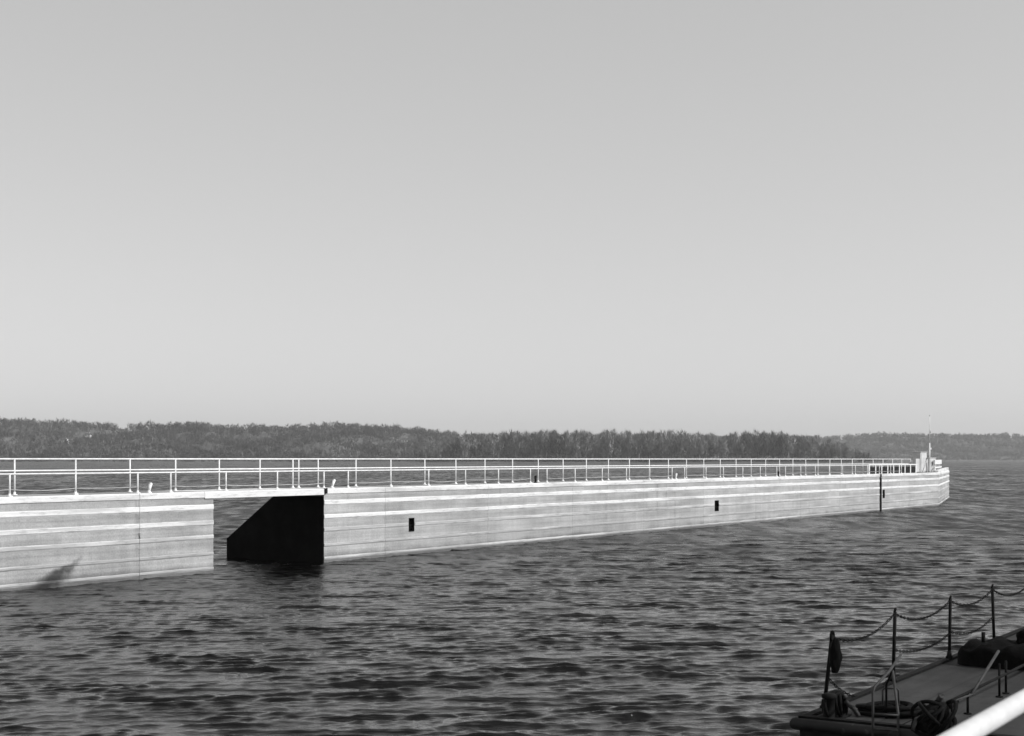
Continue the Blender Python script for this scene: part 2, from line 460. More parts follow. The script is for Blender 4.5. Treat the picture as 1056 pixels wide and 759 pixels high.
m = MB(); m.prism([(.16, -1.0), (.16, DECK-.02), (1.9, DECK-.02), (1.9, -1.0)], tpx(908) - .215, tpx(908) + .215); m.build('joint_timber', M['black'], wr)  # black fill added in the open joint, standing in for its shade
m = MB(); m.prism([(-.06, -.6), (-.06, DECK-.3), (.02, DECK-.3), (.02, -.6)], tpx(908) - .11, tpx(908) + .11); m.build('guide_rail', M['black'], wr)
# near-black skin painting in the shade of the concrete end face at the gap
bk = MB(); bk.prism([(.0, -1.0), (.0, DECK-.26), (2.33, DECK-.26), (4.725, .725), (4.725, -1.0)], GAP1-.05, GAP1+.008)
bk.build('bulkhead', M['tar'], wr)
# bent nose: plan polygon in the wall's own frame
ang_n = math.atan2(.32, .947); dlt = TH - ang_n           # turned towards the far side
L = 23.6; nx, ny = math.cos(dlt), math.sin(dlt)
def nose_poly(off):                                       # off = how far the front stands out
    ox, oy = ny*off, -nx*off
    return (CORNER + ox*0, -off), (CORNER + L*nx + ox, L*ny + oy)
def nose_prism(m, off0, off1, z0, z1, ch=0.0):
    (ax, ay), (bx, by) = nose_poly(off1); (cx, cy), (dx, dy) = nose_poly(off0)
    vs = [(cx,cy,z0),(dx,dy,z0),(dx,dy,z1),(cx,cy,z1),(ax,ay,z0+.01),(bx,by,z0+.01),(bx,by,z1-ch),(ax,ay,z1-ch)]
    m.add(vs, [(0,3,2,1),(4,5,6,7),(0,1,5,4),(3,7,6,2),(0,4,7,3),(1,2,6,5)])
m = MB()
p0, p1 = nose_poly(0)
plan = [p0, p1, (p1[0]-.9, p1[1]+3.0), (CORNER, 4.6)]
m.add([(x, y, -1.0) for x, y in plan] + [(x, y, DECK) for x, y in plan],
      [(3,2,1,0),(4,5,6,7)] + [(i, (i+1) % 4, 4+(i+1) % 4, 4+i) for i in range(4)])
nose = m.build('nose_block', M['concrete'], wr)
for z0, z1, mt, pr in STRIPS:
    b = MB(); nose_prism(b, -.004, pr, z0, z1 + (.005 if z1 >= DECK else 0), .05); b.build('armour_strip', M[mt], nose)
b = MB(); (ax, ay), (bx, by) = nose_poly(-.3), nose_poly(-.02)[1]
q0, q1 = nose_poly(-.03), nose_poly(-.3)
b.add([(q0[0][0], q0[0][1], DECK), (q0[1][0]-.05, q0[1][1], DECK), (q1[1][0]-.05, q1[1][1], DECK), (q1[0][0], q1[0][1], DECK),
       (q0[0][0], q0[0][1], DECK+.16), (q0[1][0]-.05, q0[1][1], DECK+.3), (q1[1][0]-.05, q1[1][1], DECK+.3), (q1[0][0], q1[0][1], DECK+.16)],
      [(3,2,1,0),(4,5,6,7),(0,1,5,4),(1,2,6,5),(2,3,7,6),(3,0,4,7)])
b.build('kerb', M['strip_hi'], nose)

# footbridge over the gap
fb = on_wall('footbridge', GAP0, 0, DECK)
tag(fb, 'flat white concrete footbridge slab spanning the gap between both walls', 'footbridge')
gl = GAP1 - GAP0
b = MB(); b.prism([(-.04, -.215), (-.04, -.02), (-.025, .006), (2.3, .006), (2.3, -.215)], -.42, gl - .02); b.build('slab', M['strip_hi'], fb)
b = MB(); b.box(gl-.018, gl+.11, -.085, .02, -.17, .02); b.build('joint_block', M['black'], fb)

# ------------------------------------------------------------------ railings on the guide wall
def railing(posts, p, heights, label, low=None, post_h=None, rad=.026, gaps=()):
    x0 = posts[0]; r = on_wall('railing', x0, p, DECK + .004); tag(r, label, 'railing')
    for t in posts:
        m = MB(); m.tube([(t-x0, 0, 0), (t-x0, 0, (post_h or heights[0]) - .01)], rad*.95, 8)
        m.lathe((t-x0, 0, 0), [(.085, 0), (.085, .025), (.04, .03), (.036, .09)], 10); m.build('post', M['white'], r)
    for h, nm in zip(heights, ('top_rail', 'middle_rail')):
        m = MB(); m.tube([(posts[0]-x0-.03, 0, h), (posts[-1]-x0+.03, 0, h)], rad, 8); m.build(nm, M['white'], r)
    if low:
        for a, b_ in zip(posts[:-1], posts[1:]):
            if any(abs((a+b_)/2 - g) < .6 for g in gaps): continue
            m = MB(); n = 7; sg = random.uniform(.01, .05)
            m.tube([(a-x0+(b_-a)*i/n, 0, low - sg*4*(i/n)*(1-i/n)) for i in range(n+1)], .013, 6); m.build('low_cable', M['grey_pipe'], r)
    return r
PF = 1.45
fp = [tpx(x, PF) for x in (15, 78, 134, 181, 226, 268, 302, 308, 328, 367, 403, 438, 470, 500, 528.5, 555, 580.6)]
while fp[0] > -4: fp.insert(0, fp[0] - 2.244)
while fp[-1] < tpx(942, PF) - 2.2: fp.append(fp[-1] + 2.244)
railing(fp, PF, (1.07, .72), 'tall white pipe railing on the far edge of the guide wall, out to the cabinets')
PN = .16
npx = [10, 78, 142, 176, 233, 286, 334, 359, 403, 442, 480, 514, 547, 564, 593, 621, 646, 670, 693, 706, 728, 746, 766, 784, 801, 810]
nps = [tpx(x, PN) for x in npx]
pins_t = [tpx(x, PN) for x in (157, 345.5, 555, 699.5, 805)]
while nps[0] > -4: nps.insert(0, nps[0] - 2.5)
k = 0
while nps[-1] < tpx(940, PN) - 2.6: nps.append(nps[-1] + 2.53)
railing(nps, PN, (.64,), 'low white pipe railing with slack cable on the near edge of the guide wall', low=.2, gaps=pins_t)

# mooring pins in the short bays
labels = ['stubby white mooring pin left of the footbridge, in the short railing bay',
          'stubby white mooring pin just right of the footbridge gap',
          'small dark mooring pin about midway along the wall, second pin from the footbridge',
          'white mooring pin in the short bay just left of the second wall recess',
          'small dark mooring pin farthest out along the guide wall']
for t, lb, c, ln in zip(pins_t, labels, ('white', 'white', 'black', 'white', 'black'), (.05, .1, .0, .03, .0)):
    r = on_wall('mooring_pin', t, .3); tag(r, lb, 'mooring pin', 'mooring pins on the guide wall')
    m = MB(); m.lathe((0, 0, .002), [(.09, 0), (.09, .02), (.05, .04), (.045, .08)], 14); m.build('base', M[c], r)
    m = MB(); m.tube([(0, 0, .03), (ln*.5, 0, .15), (ln, 0, .27)], .034, 12, .058); m.tube([(ln-.03, 0, .265), (ln+.05, 0, .285)], .05, 12); m.build('horn', M[c], r)

# ------------------------------------------------------------------ things on the outer end
t0, t1 = tpx(896, .75), tpx(944, .75)
r = on_wall('barrier', t0, .75); tag(r, 'row of black square panels between white posts near the end of the wall', 'barrier')
np_ = 8; wd = (t1-t0)/np_
for i in range(np_+1):
    m = MB(); m.box(i*wd-.09, i*wd+.09, -.05, .05, .0, .62); m.build('post', M['white'], r)
for i in range(np_):
    m = MB(); m.box(i*wd+.09, (i+1)*wd-.09, -.02, .02, .03, .5); m.build('panel', M['black'], r)
m = MB(); m.box(-.14, t1-t0+.14, -.06, .06, .622, .70); m.build('cap_rail', M['white'], r)

def cab(name, px0, px1, ytop, p, depth, label, cat, lid=True, door=True):
    a, b_ = tpx(px0, p), tpx(px1, p); h = (zpx((px0+px1)/2, ytop)-DECK)*1.03
    r = on_wall(name, a, p); tag(r, label, cat); wdt = b_-a
    m = MB(); m.box(0, wdt, 0, depth, .06, h, .02); m.build('body', M['cab'], r)
    m = MB(); m.box(.05, wdt-.05, .05, depth-.05, 0, .06); m.build('plinth', M['concrete'], r)
    if lid:
        m = MB(); m.box(-.04, wdt+.04, -.04, depth+.04, h+.002, h+.05, .01); m.build('lid', M['cab'], r)
    if door:
        m = MB(); m.box(wdt*.12, wdt*.88, -.022, -.002, .16, h-.1, .006); d = m.build('door', M['cab'], r)
        m = MB(); m.box(wdt*.76, wdt*.82, -.05, -.022, h*.48, h*.58); m.build('handle', M['iron'], d)
    return r
cab('guard_panel', 944.5, 948.5, 473.5, .9, .25, 'narrow white box at the end of the railing, left of the tall cabinet', 'cabinet', lid=False, door=False)
cab('control_cabinet', 949.3, 955.8, 467, 1.0, .6, 'tallest white control cabinet left of the mast', 'cabinet')
cab('equipment_cabinet', 958.8, 965, 473, .7, .7, 'low white equipment cabinet at the foot of the mast', 'cabinet')
m_t = tpx(958.6, 1.7)
r = on_wall('light_mast', m_t, 1.7); tag(r, 'thin white navigation light mast standing on the end of the guide wall', 'mast')
m = MB(); m.tube([(0,0,.02), (0,0,2.4)], .055, 10); m.tube([(0,0,2.4), (0,0,4.6)], .036, 8, .03); m.lathe((0,0,.004), [(.22,0),(.22,.05),(.1,.07)], 14); m.build('pole', M['white'], r)
m = MB(); m.lathe((.16,0,3.25), [(.03,0),(.06,.02),(.06,.14),(.03,.18)], 12); m.tube([(0,0,3.2),(.16,0,3.2),(.16,0,3.25)], .02, 6); m.build('lantern', M['lamp'], r)
m = MB(); m.tube([(.0,0,1.9),(.26,0,1.95)], .02, 6); m.box(.2,.32,-.06,.06,1.85,2.02,.012); m.build('bracket_lamp', M['white'], r)
m = MB(); m.lathe((0,0,4.6), [(.02,0),(.035,.02),(.035,.1),(.01,.12)], 10); m.build('top_light', M['lamp'], r)
# braces beside the tall cabinet and the nose rail
r = on_wall('stay_frame', tpx(951, .5), .5); tag(r, 'slanting white pipe frame in front of the tall cabinet', 'frame')
m = MB(); m.tube([(0,0,.0),(1.3,0,1.05)], .035, 6); m.build('brace', M['grey_pipe'], r)
m = MB(); m.tube([(1.3,0,.0),(1.3,0,1.08)], .035, 6); m.build('post', M['white'], r)
nr = on_wall('railing', CORNER, .25); nr.rotation_euler = (0, 0, ROT + dlt)
tag(nr, 'short white board railing on the bent end of the wall, right of the mast', 'railing')
for i in range(6):
    m = MB(); m.box(i*2.6-.05+.6, i*2.6+.05+.6, .1, .2, 0.005, .98); m.build('post', M['white'], nr)
m = MB(); m.box(.4, 13.9, .062, .098, .66, 1.02); m.build('board', M['white'], nr)
m = MB(); m.box(.4, 13.9, .062, .098, .34, .44); m.build('middle_rail', M['white'], nr)

# ------------------------------------------------------------------ lock wall under the eye, and its hand rail
def lockpt(t, q, z): return Vector((t*S + q*Cc, t*Cc - q*S, z))
lw = empty('lock_wall', (0,0,0), ROT); tag(lw, 'concrete lock wall that the nearest white hand rail stands on', 'wall')
m = MB(); m.box(-30, 60, -14, 1.0, -1.0, EYE-1.62); m.build('wall_block', M['concrete'], lw)
hr = empty('hand_rail', lockpt(0, -.74, EYE-1.62), ROT); tag(hr, 'thick white pipe hand rail close in the bottom right corner', 'hand rail')
RH = 1.116
m = MB(); m.tube([(-6, 0, RH), (14, 0, RH)], .0204, 24); m.build('top_rail', M['hand'], hr)
m = MB(); m.tube([(-6, 0, RH-.5), (14, 0, RH-.5)], .02, 16); m.build('middle_rail', M['hand'], hr)
for t in (-5.4, -3.2, -1.0, 1.2, 5.6, 8.0, 10.4, 12.8):
    m = MB(); m.tube([(t, 0, 0), (t, 0, RH-.02)], .022, 12); m.lathe((t,0,.003), [(.07,0),(.07,.015),(.03,.02)], 12); m.build('post', M['hand'], hr)

# ------------------------------------------------------------------ work barge
BT, BQ, BZ = 17.1, -6.75, .5
bg_ = empty('work_barge', lockpt(BT, BQ, 0), ROT)
tag(bg_, 'dark flat work barge with bare stanchions moored in the bottom right corner', 'barge')
BL, BW = 34.0, 5.3
def bl(t, q, h): return Vector((t - BT, -(q - BQ), BZ + h))       # point on the barge in its own frame
m = MB(); prof = [(-.9, -.25), (0, BZ-.02), (0, BZ-.02)]
m.add([(0,0,BZ-.004),(BL,0,BZ-.004),(BL,-BW,BZ-.004),(0,-BW,BZ-.004),(.35,0,-.6),(BL,0,-.6),(BL,-BW,-.6),(.35,-BW,-.6)],
      [(0,3,2,1),(4,5,6,7),(0,1,5,4),(1,2,6,5),(2,3,7,6),(3,0,4,7)])
m.build('hull', M['hull'], bg_)
m = MB(); m.box(.1, BL-.1, -BW+.1, -.1, BZ-.003, BZ+.006); m.build('deck', M['deck'], bg_)
m = MB()
m.tube([(-.02,-BW,BZ-.05),(-.02,.03,BZ-.05),(BL,.03,BZ-.05)], .075, 10); m.build('rub_rail', M['hull'], bg_)
m = MB(); m.box(.0, .12, -BW, .0, BZ+.006, BZ+.05); m.box(.0, BL, -.1, .0, BZ+.0065, BZ+.04); m.build('gunwale', M['iron'], bg_)
# stanchions
def bpx(x, y, h=0.0):          # deck point seen at (x, y) -> (t, q)
    d = (EYE-BZ-h)*1500/(y-473.5); X = (x-528)/1500*d
    return X*S + d*Cc, X*Cc - d*S
st = []
for (bx, by, tx, ty) in ((850, 733, 858, 655), (921, 705, 923, 631), (979, 681, 980, 618), (1027, 668, 1025, 606), (1071, 650, 1068, 595)):
    t, q = bpx(bx, by); q = min(-6.5, max(q, -6.72))
    d = t*Cc - q*S; hh = (by-ty)*d/1500*1.0
    dx = (tx-bx)*d/1500
    top = bl(t + dx*S, q + dx*Cc, hh); base = bl(t, q, .04)
    m = MB(); m.tube([base, top], .025, 10); m.lathe(base - Vector((0,0,.01)), [(.06,0),(.06,.03),(.04,.05),(.034,.12)], 12)
    o = m.build('stanchion', M['iron'], bg_)
    m = MB(); m.ring(top + Vector((0,0,.02)), .035, .011, (0,1,.2), 14, 6); m.build('eye_ring', M['iron'], o)
    st.append((t, q, base, top))
def chain_mesh(a, b_, sag, name_r=.02):
    m = MB(); a, b_ = Vector(a), Vector(b_); L = (b_-a).length; n = max(6, int(L*1.04/.085))
    P = [a.lerp(b_, i/n) - Vector((0,0,sag*4*(i/n)*(1-i/n))) for i in range(n+1)]
    for i in range(n):
        d = (P[i+1]-P[i]); mid = (P[i+1]+P[i])/2; dn = d.normalized()
        side = dn.cross(Vector((0,0,1))).normalized() if i % 2 == 0 else dn.cross(dn.cross(Vector((0,0,1)))).normalized()
        hl = d.length*.62; hw = .018
        pts = [mid + dn*hl*math.cos(a_) + side*hw*math.sin(a_) for a_ in [2*math.pi*k/8 for k in range(9)]]
        m.tube(pts, .0065, 5)
    return m
def chain(i, j, fa, fb_, sag, label):
    a = st[i][2].lerp(st[i][3], fa); b_ = st[j][2].lerp(st[j][3], fb_)
    m = chain_mesh(Vector((0,0,0)), b_-a, sag)
    o = m.build('safety_chain', M['iron'], None); o.location = bg_.location + Matrix.Rotation(ROT, 3, 'Z') @ a; o.rotation_euler = (0,0,ROT)
    tag(o, label, 'chain', 'safety chains along the barge edge')
chain(0, 1, .97, .98, .17, 'upper slack chain from the leaning first stanchion to the second')
chain(1, 2, .97, .98, .17, 'upper slack chain between the second and third stanchions')
chain(2, 3, .97, .97, .15, 'upper slack chain between the third and fourth stanchions')
chain(3, 4, .97, .97, .2, 'upper chain running out of frame from the fourth stanchion')
chain(1, 2, .45, .42, .12, 'lower chain between the second and third stanchions')
chain(2, 3, .45, .5, .14, 'lower chain between the third and fourth stanchions')
chain(0, 1, .42, .12, .3, 'lower chain hanging low from the leaning first stanchion')

def loose(name, t, q, label, cat, h=.008):        # a thing resting on the barge deck
    r = empty(name, lockpt(t, q, BZ + h), ROT); tag(r, label, cat); return r

# black work vest on the first stanchion
tp = st[0][3]; bp = st[0][2]; ax = (tp-bp).normalized()
r = empty('work_vest', bg_.location + Matrix.Rotation(ROT, 3, 'Z') @ (tp - ax*.06), ROT); tag(r, 'black work vest hanging from the leaning first stanchion', 'vest')
m = MB(); prof = []
nz, na = 14, 18; vsx = []
for i in range(nz+1):
    f = i/nz; wv = .03 + .055*math.sin(min(1, f*2.2)*math.pi/2) - .03*max(0, f-.7)/.3; dp = .03 + .045*math.sin(f*math.pi)
    for k in range(na):
        a = 2*math.pi*k/na; wr_ = 1 + .14*math.sin(3*a + f*7) + .08*math.sin(5*a - f*11)
        vsx.append((-.03 + .0*f + .11*math.cos(0)*.6 + wv*wr_*math.cos(a) - ax.x*f*.42, -.045 + dp*wr_*math.sin(a), .02 - f*.44))
m.add(vsx, [[i*na+k, i*na+(k+1) % na, (i+1)*na+(k+1) % na, (i+1)*na+k] for i in range(nz) for k in range(na)] + [list(range(na)), list(range(nz*na, nz*na+na))], True)
m.build('vest_body', M['tarp'], r)
m = MB(); m.ring((0.0,-.01,.05), .06, .014, (0,1,0), 16, 6); m.build('collar_loop', M['tarp'], r)

# mooring bitt with stiff loops of rope at the near corner
t, q = bpx(859, 741)
r = loose('mooring_bitt', t, q, 'mooring bitt wound with stiff loops of rope at the near corner of the barge', 'mooring bitt')
m = MB()
for dx in (-.14, .14): m.lathe((dx,0,.0), [(.12,0),(.075,.03),(.07,.26),(.09,.27),(.09,.31),(.04,.33)], 16)
m.box(-.3,.3,-.14,.14,0,.025); m.build('bitt_posts', M['iron'], r)
m = MB()
for i in range(9):
    a = random.uniform(-.5,.5); m.ring((random.uniform(-.12,.12), random.uniform(-.1,.1), .15), random.uniform(.12,.17), .022, (math.sin(a)*.8, math.cos(a), random.uniform(-.3,.3)), 22, 7)
m.build('rope_loops', M['rope'], r)
m = MB(); m.tube([(.15,-.1,.2),(.2,-.2,.1),(.24,-.24,.02),(.34,-.2,.02)], .03, 8); m.build('rope_end', M['rope_pale'], r)

# flaked hawser across the end of the deck
t, q = bpx(906, 736)
r = loose('hawser', t, q, 'dark hawser heaped in low coils on the deck behind the ladder', 'rope')
m = MB()
for lay in range(2):
    for i in range(4):
        m.ring((random.uniform(-.03,.03), random.uniform(-.04,.04) - .12 + .1*0, .035+lay*.052), .33 - .07*i - lay*.04 + random.uniform(-.03,.03), .03, (random.uniform(-.12,.12), random.uniform(-.12,.12), 1), 34, 8, 1.3)
m.build('coil', M['rope'], r)

# big bitt with a bulky pile of line, bottom edge
t, q = bpx(960, 758)
r = loose('line_heap', t + .25, q, 'bulky dark heap of line piled beside the white hand rail', 'rope')
def blob(m, c, sx, sy, sz, seed, amp=.2, n=3, flat=False):
    bm = bmesh.new(); bmesh.ops.create_icosphere(bm, subdivisions=n, radius=1)
    for v in bm.verts:
        d = v.co.normalized(); k = 1 + amp*mnoise.noise(d*1.7 + Vector((seed, 0, 0))) + amp*.5*mnoise.noise(d*4.5 + Vector((0, seed, 0)))
        z = d.z*k
        if flat and z < -.05: z = -.05
        v.co = (c[0] + d.x*k*sx, c[1] + d.y*k*sy, c[2] + z*sz)
    bm.verts.index_update(); m.add([v.co[:] for v in bm.verts], [[v.index for v in f.verts] for f in bm.faces], True); bm.free()
m = MB(); blob(m, (0,0,.02), .26, .2, .3, 3.1, .3, 4, True); m.build('line_core', M['rope'], r)
m = MB()
for i in range(14):
    a = random.uniform(0, 6.28); m.ring((random.uniform(-.1,.1), random.uniform(-.1,.1), random.uniform(.06,.2)), random.uniform(.13,.23), .024, (math.cos(a)*.8, math.sin(a)*.8, random.uniform(.25,1)), 26, 7)
m.build('line_turns', M['rope'], r)
m = MB(); m.tube([(.05,.02,.28),(.07,.0,.36),(.02,-.05,.42)], .035, 8); m.tube([(-.1,.1,.2),(-.22,.18,.16),(-.3,.2,.03)], .024, 7); m.build('loose_end', M['rope_pale'], r)

# black tarpaulin covered pile
t, q = bpx(1022, 697)
r = loose('covered_pile', 22.9, -6.52, 'long black tarpaulin covered pile lying across the barge deck', 'cargo')
m = MB(); nx_, ny_ = 60, 26; vsx = []; LX, LY = 1.5, 3.4          # local x along the barge, -y across it
rows = []
for j in range(nx_+1):
    v = j/nx_
    for i in range(ny_+1):
        u_ = i/ny_
        a = math.pi*(u_)                                      # arch across x
        prof_x = -math.cos(a); pz = min(1, math.sin(a)**.35 if a > 0 else 0)
        endf = min(1, (v*16)**.35, ((1-v)*16)**.35)
        h = .37*(1 + .18*mnoise.noise(Vector((v*5, u_*2, 1.3))) + .16*mnoise.noise(Vector((v*17, u_*6, 4.0))) + .10*mnoise.noise(Vector((v*41, u_*15, 8.0))))
        sag = .03*math.sin(v*46 + 3*mnoise.noise(Vector((u_*3, v*4, 0))))
        wv = .5*(1 + .12*mnoise.noise(Vector((v*6, u_*3, 9.0))))
        vsx.append((.5 + prof_x*wv*LX*.7*endf, -v*LY, max(0, (h+sag)*pz*endf)))
m.add(vsx, [[j*(ny_+1)+i, j*(ny_+1)+i+1, (j+1)*(ny_+1)+i+1, (j+1)*(ny_+1)+i] for j in range(nx_) for i in range(ny_)], True)
m.build('tarpaulin', M['tarp'], r)
m = MB(); blob(m, (.55,-1.02,.42), .14, .17, .15, 5.5, .45, 3); blob(m, (.5,-1.3,.45), .18, .16, .09, 2.5, .4, 3); m.build('bundle', M['tarp'], r)
m = MB(); m.tube([(.2,-.45,.36),(.21,-.45,.52)], .03, 8); m.build('peg', M['iron'], r)

# boarding ladder with bent rails at the end of the barge
ld = empty('boarding_ladder', lockpt(16.98, -5.74, BZ), ROT); tag(ld, 'worn pipe boarding ladder with a sloping hand rail at the near end of the barge', 'ladder')
def lp(t, q, h): return Vector((t-16.98, -(q+5.74), h))
m = MB(); m.tube([lp(16.98,-5.76,-.75), lp(16.98,-5.76,.44), lp(17.04,-5.76,.5), lp(17.5,-5.73,.63), lp(18.1,-5.78,.76)], .017, 8); m.build('upright', M['iron_pale'], ld)
m = MB(); m.tube([lp(17.0,-5.46,-.75), lp(17.06,-5.48,.2), lp(17.6,-5.72,.62)], .017, 8); m.build('upright', M['iron_pale'], ld)
for h in (-.55, -.28, .0, .18):
    m = MB(); m.tube([lp(16.98,-5.76,h), lp(17.02,-5.47,h+.005)], .014, 8); m.build('rung', M['iron_pale'], ld)
m = MB(); m.tube([lp(17.75,-5.85,.008), lp(17.75,-5.85,.42), lp(17.6,-5.72,.64)], .015, 8); m.build('post', M['iron'], ld)
gf = loose('grab_frame', 18.0, -5.86, 'small square pipe grab frame beside the boarding ladder', 'grab rail')
m = MB(); m.tube([(0,.12,0),(0,.12,.3),(.02,.1,.33),(.06,-.04,.33),(.08,-.06,.3),(.08,-.06,0)], .013, 8); m.build('hoop', M['iron_pale'], gf)

# low rail along the inner side of the walkway
lr = loose('toe_rail', 17.4, -5.08, 'low dark pipe rail on short posts along the barge walkway', 'rail')
m = MB(); m.tube([(0,.0,.24),(.3,0,.27),(13,0,.27)], .02, 8); m.build('top_rail', M['iron'], lr)
for x in (.5, 1.2, 2.75, 3.1, 4.6, 6.2, 7.8):
    m = MB(); m.tube([(x,-.0,0),(x,0,.45 if 2.5 < x < 3.2 else .27)], .017, 8); m.lathe((x,0,0), [(.05,0),(.05,.012),(.02,.015)], 10); m.build('post', M['iron'], lr)
m = MB(); m.tube([(1.2,-.05,.25),(2.9,.05,.6)], .02, 8); m.build('brace', M['iron_pale'], lr)
m = MB(); m.tube([(.45,.0,.255),(1.25,-.06,.25)], .013, 8); m.build('cross_bar', M['iron_pale'], lr)
m = MB(); m.box(-.02,1.9,.45,.47,.0,.004); m.build('deck_seam', M['iron'], lr)
cl = loose('deck_cleat', 18.9, -5.35, 'small flat dark cleat on the barge walkway in front of the sloping brace', 'cleat')
m = MB(); m.box(-.06,.06,-.05,.05,0,.05,.01); m.tube([(-.2,0,.06),(-.1,0,.075),(.1,0,.075),(.2,0,.06)], .024, 8); m.build('horns', M['iron'], cl)

# ------------------------------------------------------------------ far shore
HX = [-900, -300, 0, 60, 110, 124, 150, 200, 235, 285, 320, 350, 400, 450, 482, 520, 860, 880, 905, 960, 1000, 1040, 1056, 1150, 1500, 2000]
HY = [432, 428, 430, 433, 436, 439, 435.5, 435, 438, 438, 437, 435, 438.5, 443, 447, 449, 449, 448, 446, 446.5, 447.5, 446.5, 448, 447, 445, 446]
def sstep(a, b_, x): 
    f = np.clip((x-a)/(b_-a), 0, 1); return f*f*(3-2*f)
def shoreY(px): return 1900 + 1700*sstep(560, 900, px)
def ridgeY(px): return 2700 + 1500*sstep(480, 900, px)
CAN = 13.0
def landz(px, Y):
    sh, rd = shoreY(px), ridgeY(px)
    top = (473.5 - np.interp(px, HX, HY))/1500*rd + EYE - CAN
    f = np.clip((Y - sh - 90)/(rd - sh - 90), 0, 1)
    up = f**1.25*(1.0 - .12*np.sin(f*math.pi))
    z = np.where(Y < sh, -1.2, 1.6 + (top-1.6)*up)
    z = np.where((Y >= sh) & (Y < sh+60), -1.2 + 2.8*np.clip((Y-sh)/25, 0, 1), z)
    X = (px-528)/1500*Y
    z = z + f*(1-f)*4*(6*np.sin(X*.021 + 2*np.sin(Y*.006)) + 5*np.sin(X*.047 + Y*.018) + 4*np.sin(Y*.03 - X*.012))
    back = np.clip((Y - rd)/900, 0, 1); return z*(1-.7*back)
pxs = np.linspace(-900, 2000, 500)
Yr = np.concatenate([np.linspace(-30, 130, 12), np.linspace(180, 800, 36), np.linspace(850, 1700, 8)])
PX, YR = np.meshgrid(pxs, Yr); YY = shoreY(PX) + YR*(ridgeY(PX)-shoreY(PX))/800
XX = (PX-528)/1500*YY; ZZ = landz(PX, YY)
V = np.stack([XX.ravel(), YY.ravel(), ZZ.ravel()], 1); n = len(pxs)
i = (np.arange(len(Yr)-1)[:, None]*n + np.arange(n-1)[None, :]).ravel()
tag(mesh_np('hills', V, np.stack([i, i+1, i+n+1, i+n], 1), M['land'], smooth=True), kind='structure')
# low wooded island in front
IY = 1560.0
ipx = np.linspace(405, 925, 100); rowsY = np.array([-35, -20, 0, 60, 130, 200, 215]); rz = np.array([-1.2, .2, 1.2, 2.0, 2.0, 1.0, -1.2])
PX, RY = np.meshgrid(ipx, rowsY); taper = np.clip(np.minimum(PX-405, 925-PX)/30, .02, 1)
YY = IY + RY*np.where(RY > 0, taper, 1) + 14*np.sin(PX*.05); XX = (PX-528)/1500*IY*(YY/IY); ZZ = np.repeat(rz[:, None], len(ipx), 1)*np.where(PX < 412, .3, 1)
i = (np.arange(len(rowsY)-1)[:, None]*len(ipx) + np.arange(len(ipx)-1)[None, :]).ravel(); n = len(ipx)
tag(mesh_np('island_ground', np.stack([XX.ravel(), YY.ravel(), ZZ.ravel()], 1), np.stack([i, i+1, i+n+1, i+n], 1), M['land'], smooth=True), kind='structure')

def slivers(cx, cy, cz, H, Wd, cnt, ln, wd, upright=.75):
    """bare twigs and branches: cnt slim faces spread through one crown; arrays of vertices and triangles"""
    out = []
    a = rng.uniform(0, 2*np.pi, cnt); rr = np.sqrt(rng.uniform(0, 1, cnt)); h = rng.uniform(0, 1, cnt)**.8
    env = np.sin(np.clip(h*.92+.1, 0, 1)*np.pi)**.55
    bx = rr*env*Wd*np.cos(a); by = rr*env*Wd*np.sin(a); bz = h*H
    dx = np.cos(a)*rr*.55 + rng.normal(0, .28, cnt); dy = np.sin(a)*rr*.55 + rng.normal(0, .28, cnt); dz = upright + rng.uniform(-.15, .35, cnt)
    L = ln*rng.uniform(.6, 1.3, cnt); w_ = wd*rng.uniform(.6, 1.4, cnt); b2 = rng.uniform(0, np.pi, cnt)
    p0 = np.stack([bx - w_*np.cos(b2), by - w_*np.sin(b2), bz], 1); p1 = np.stack([bx + w_*np.cos(b2), by + w_*np.sin(b2), bz], 1)
    p2 = np.stack([bx + dx*L, by + dy*L, bz + dz*L], 1)
    P = np.stack([p0, p1, p2], 1) + np.array([cx, cy, cz])
    C0 = np.array([0, 0, H*.42]); O = np.stack([bx, by, bz], 1) - C0
    O /= np.array([Wd, Wd, H*.6]); O += np.array([0, 0, .35]) + rng.normal(0, .12, O.shape)
    O /= np.linalg.norm(O, axis=1, keepdims=True) + 1e-6
    return P.reshape(-1, 3), np.repeat(O, 3, axis=0)
def sliver_object(name, P, mat, parent=None):
    V = np.concatenate([p[0] for p in P]); Nn = np.concatenate([p[1] for p in P]); n = len(V)//3
    o = mesh_np(name, V, np.arange(n*3).reshape(n, 3), mat, parent)
    at = o.data.attributes.new('crown_normal', 'FLOAT_VECTOR', 'POINT'); at.data.foreach_set('vector', Nn.astype(np.float32).ravel())
    return o

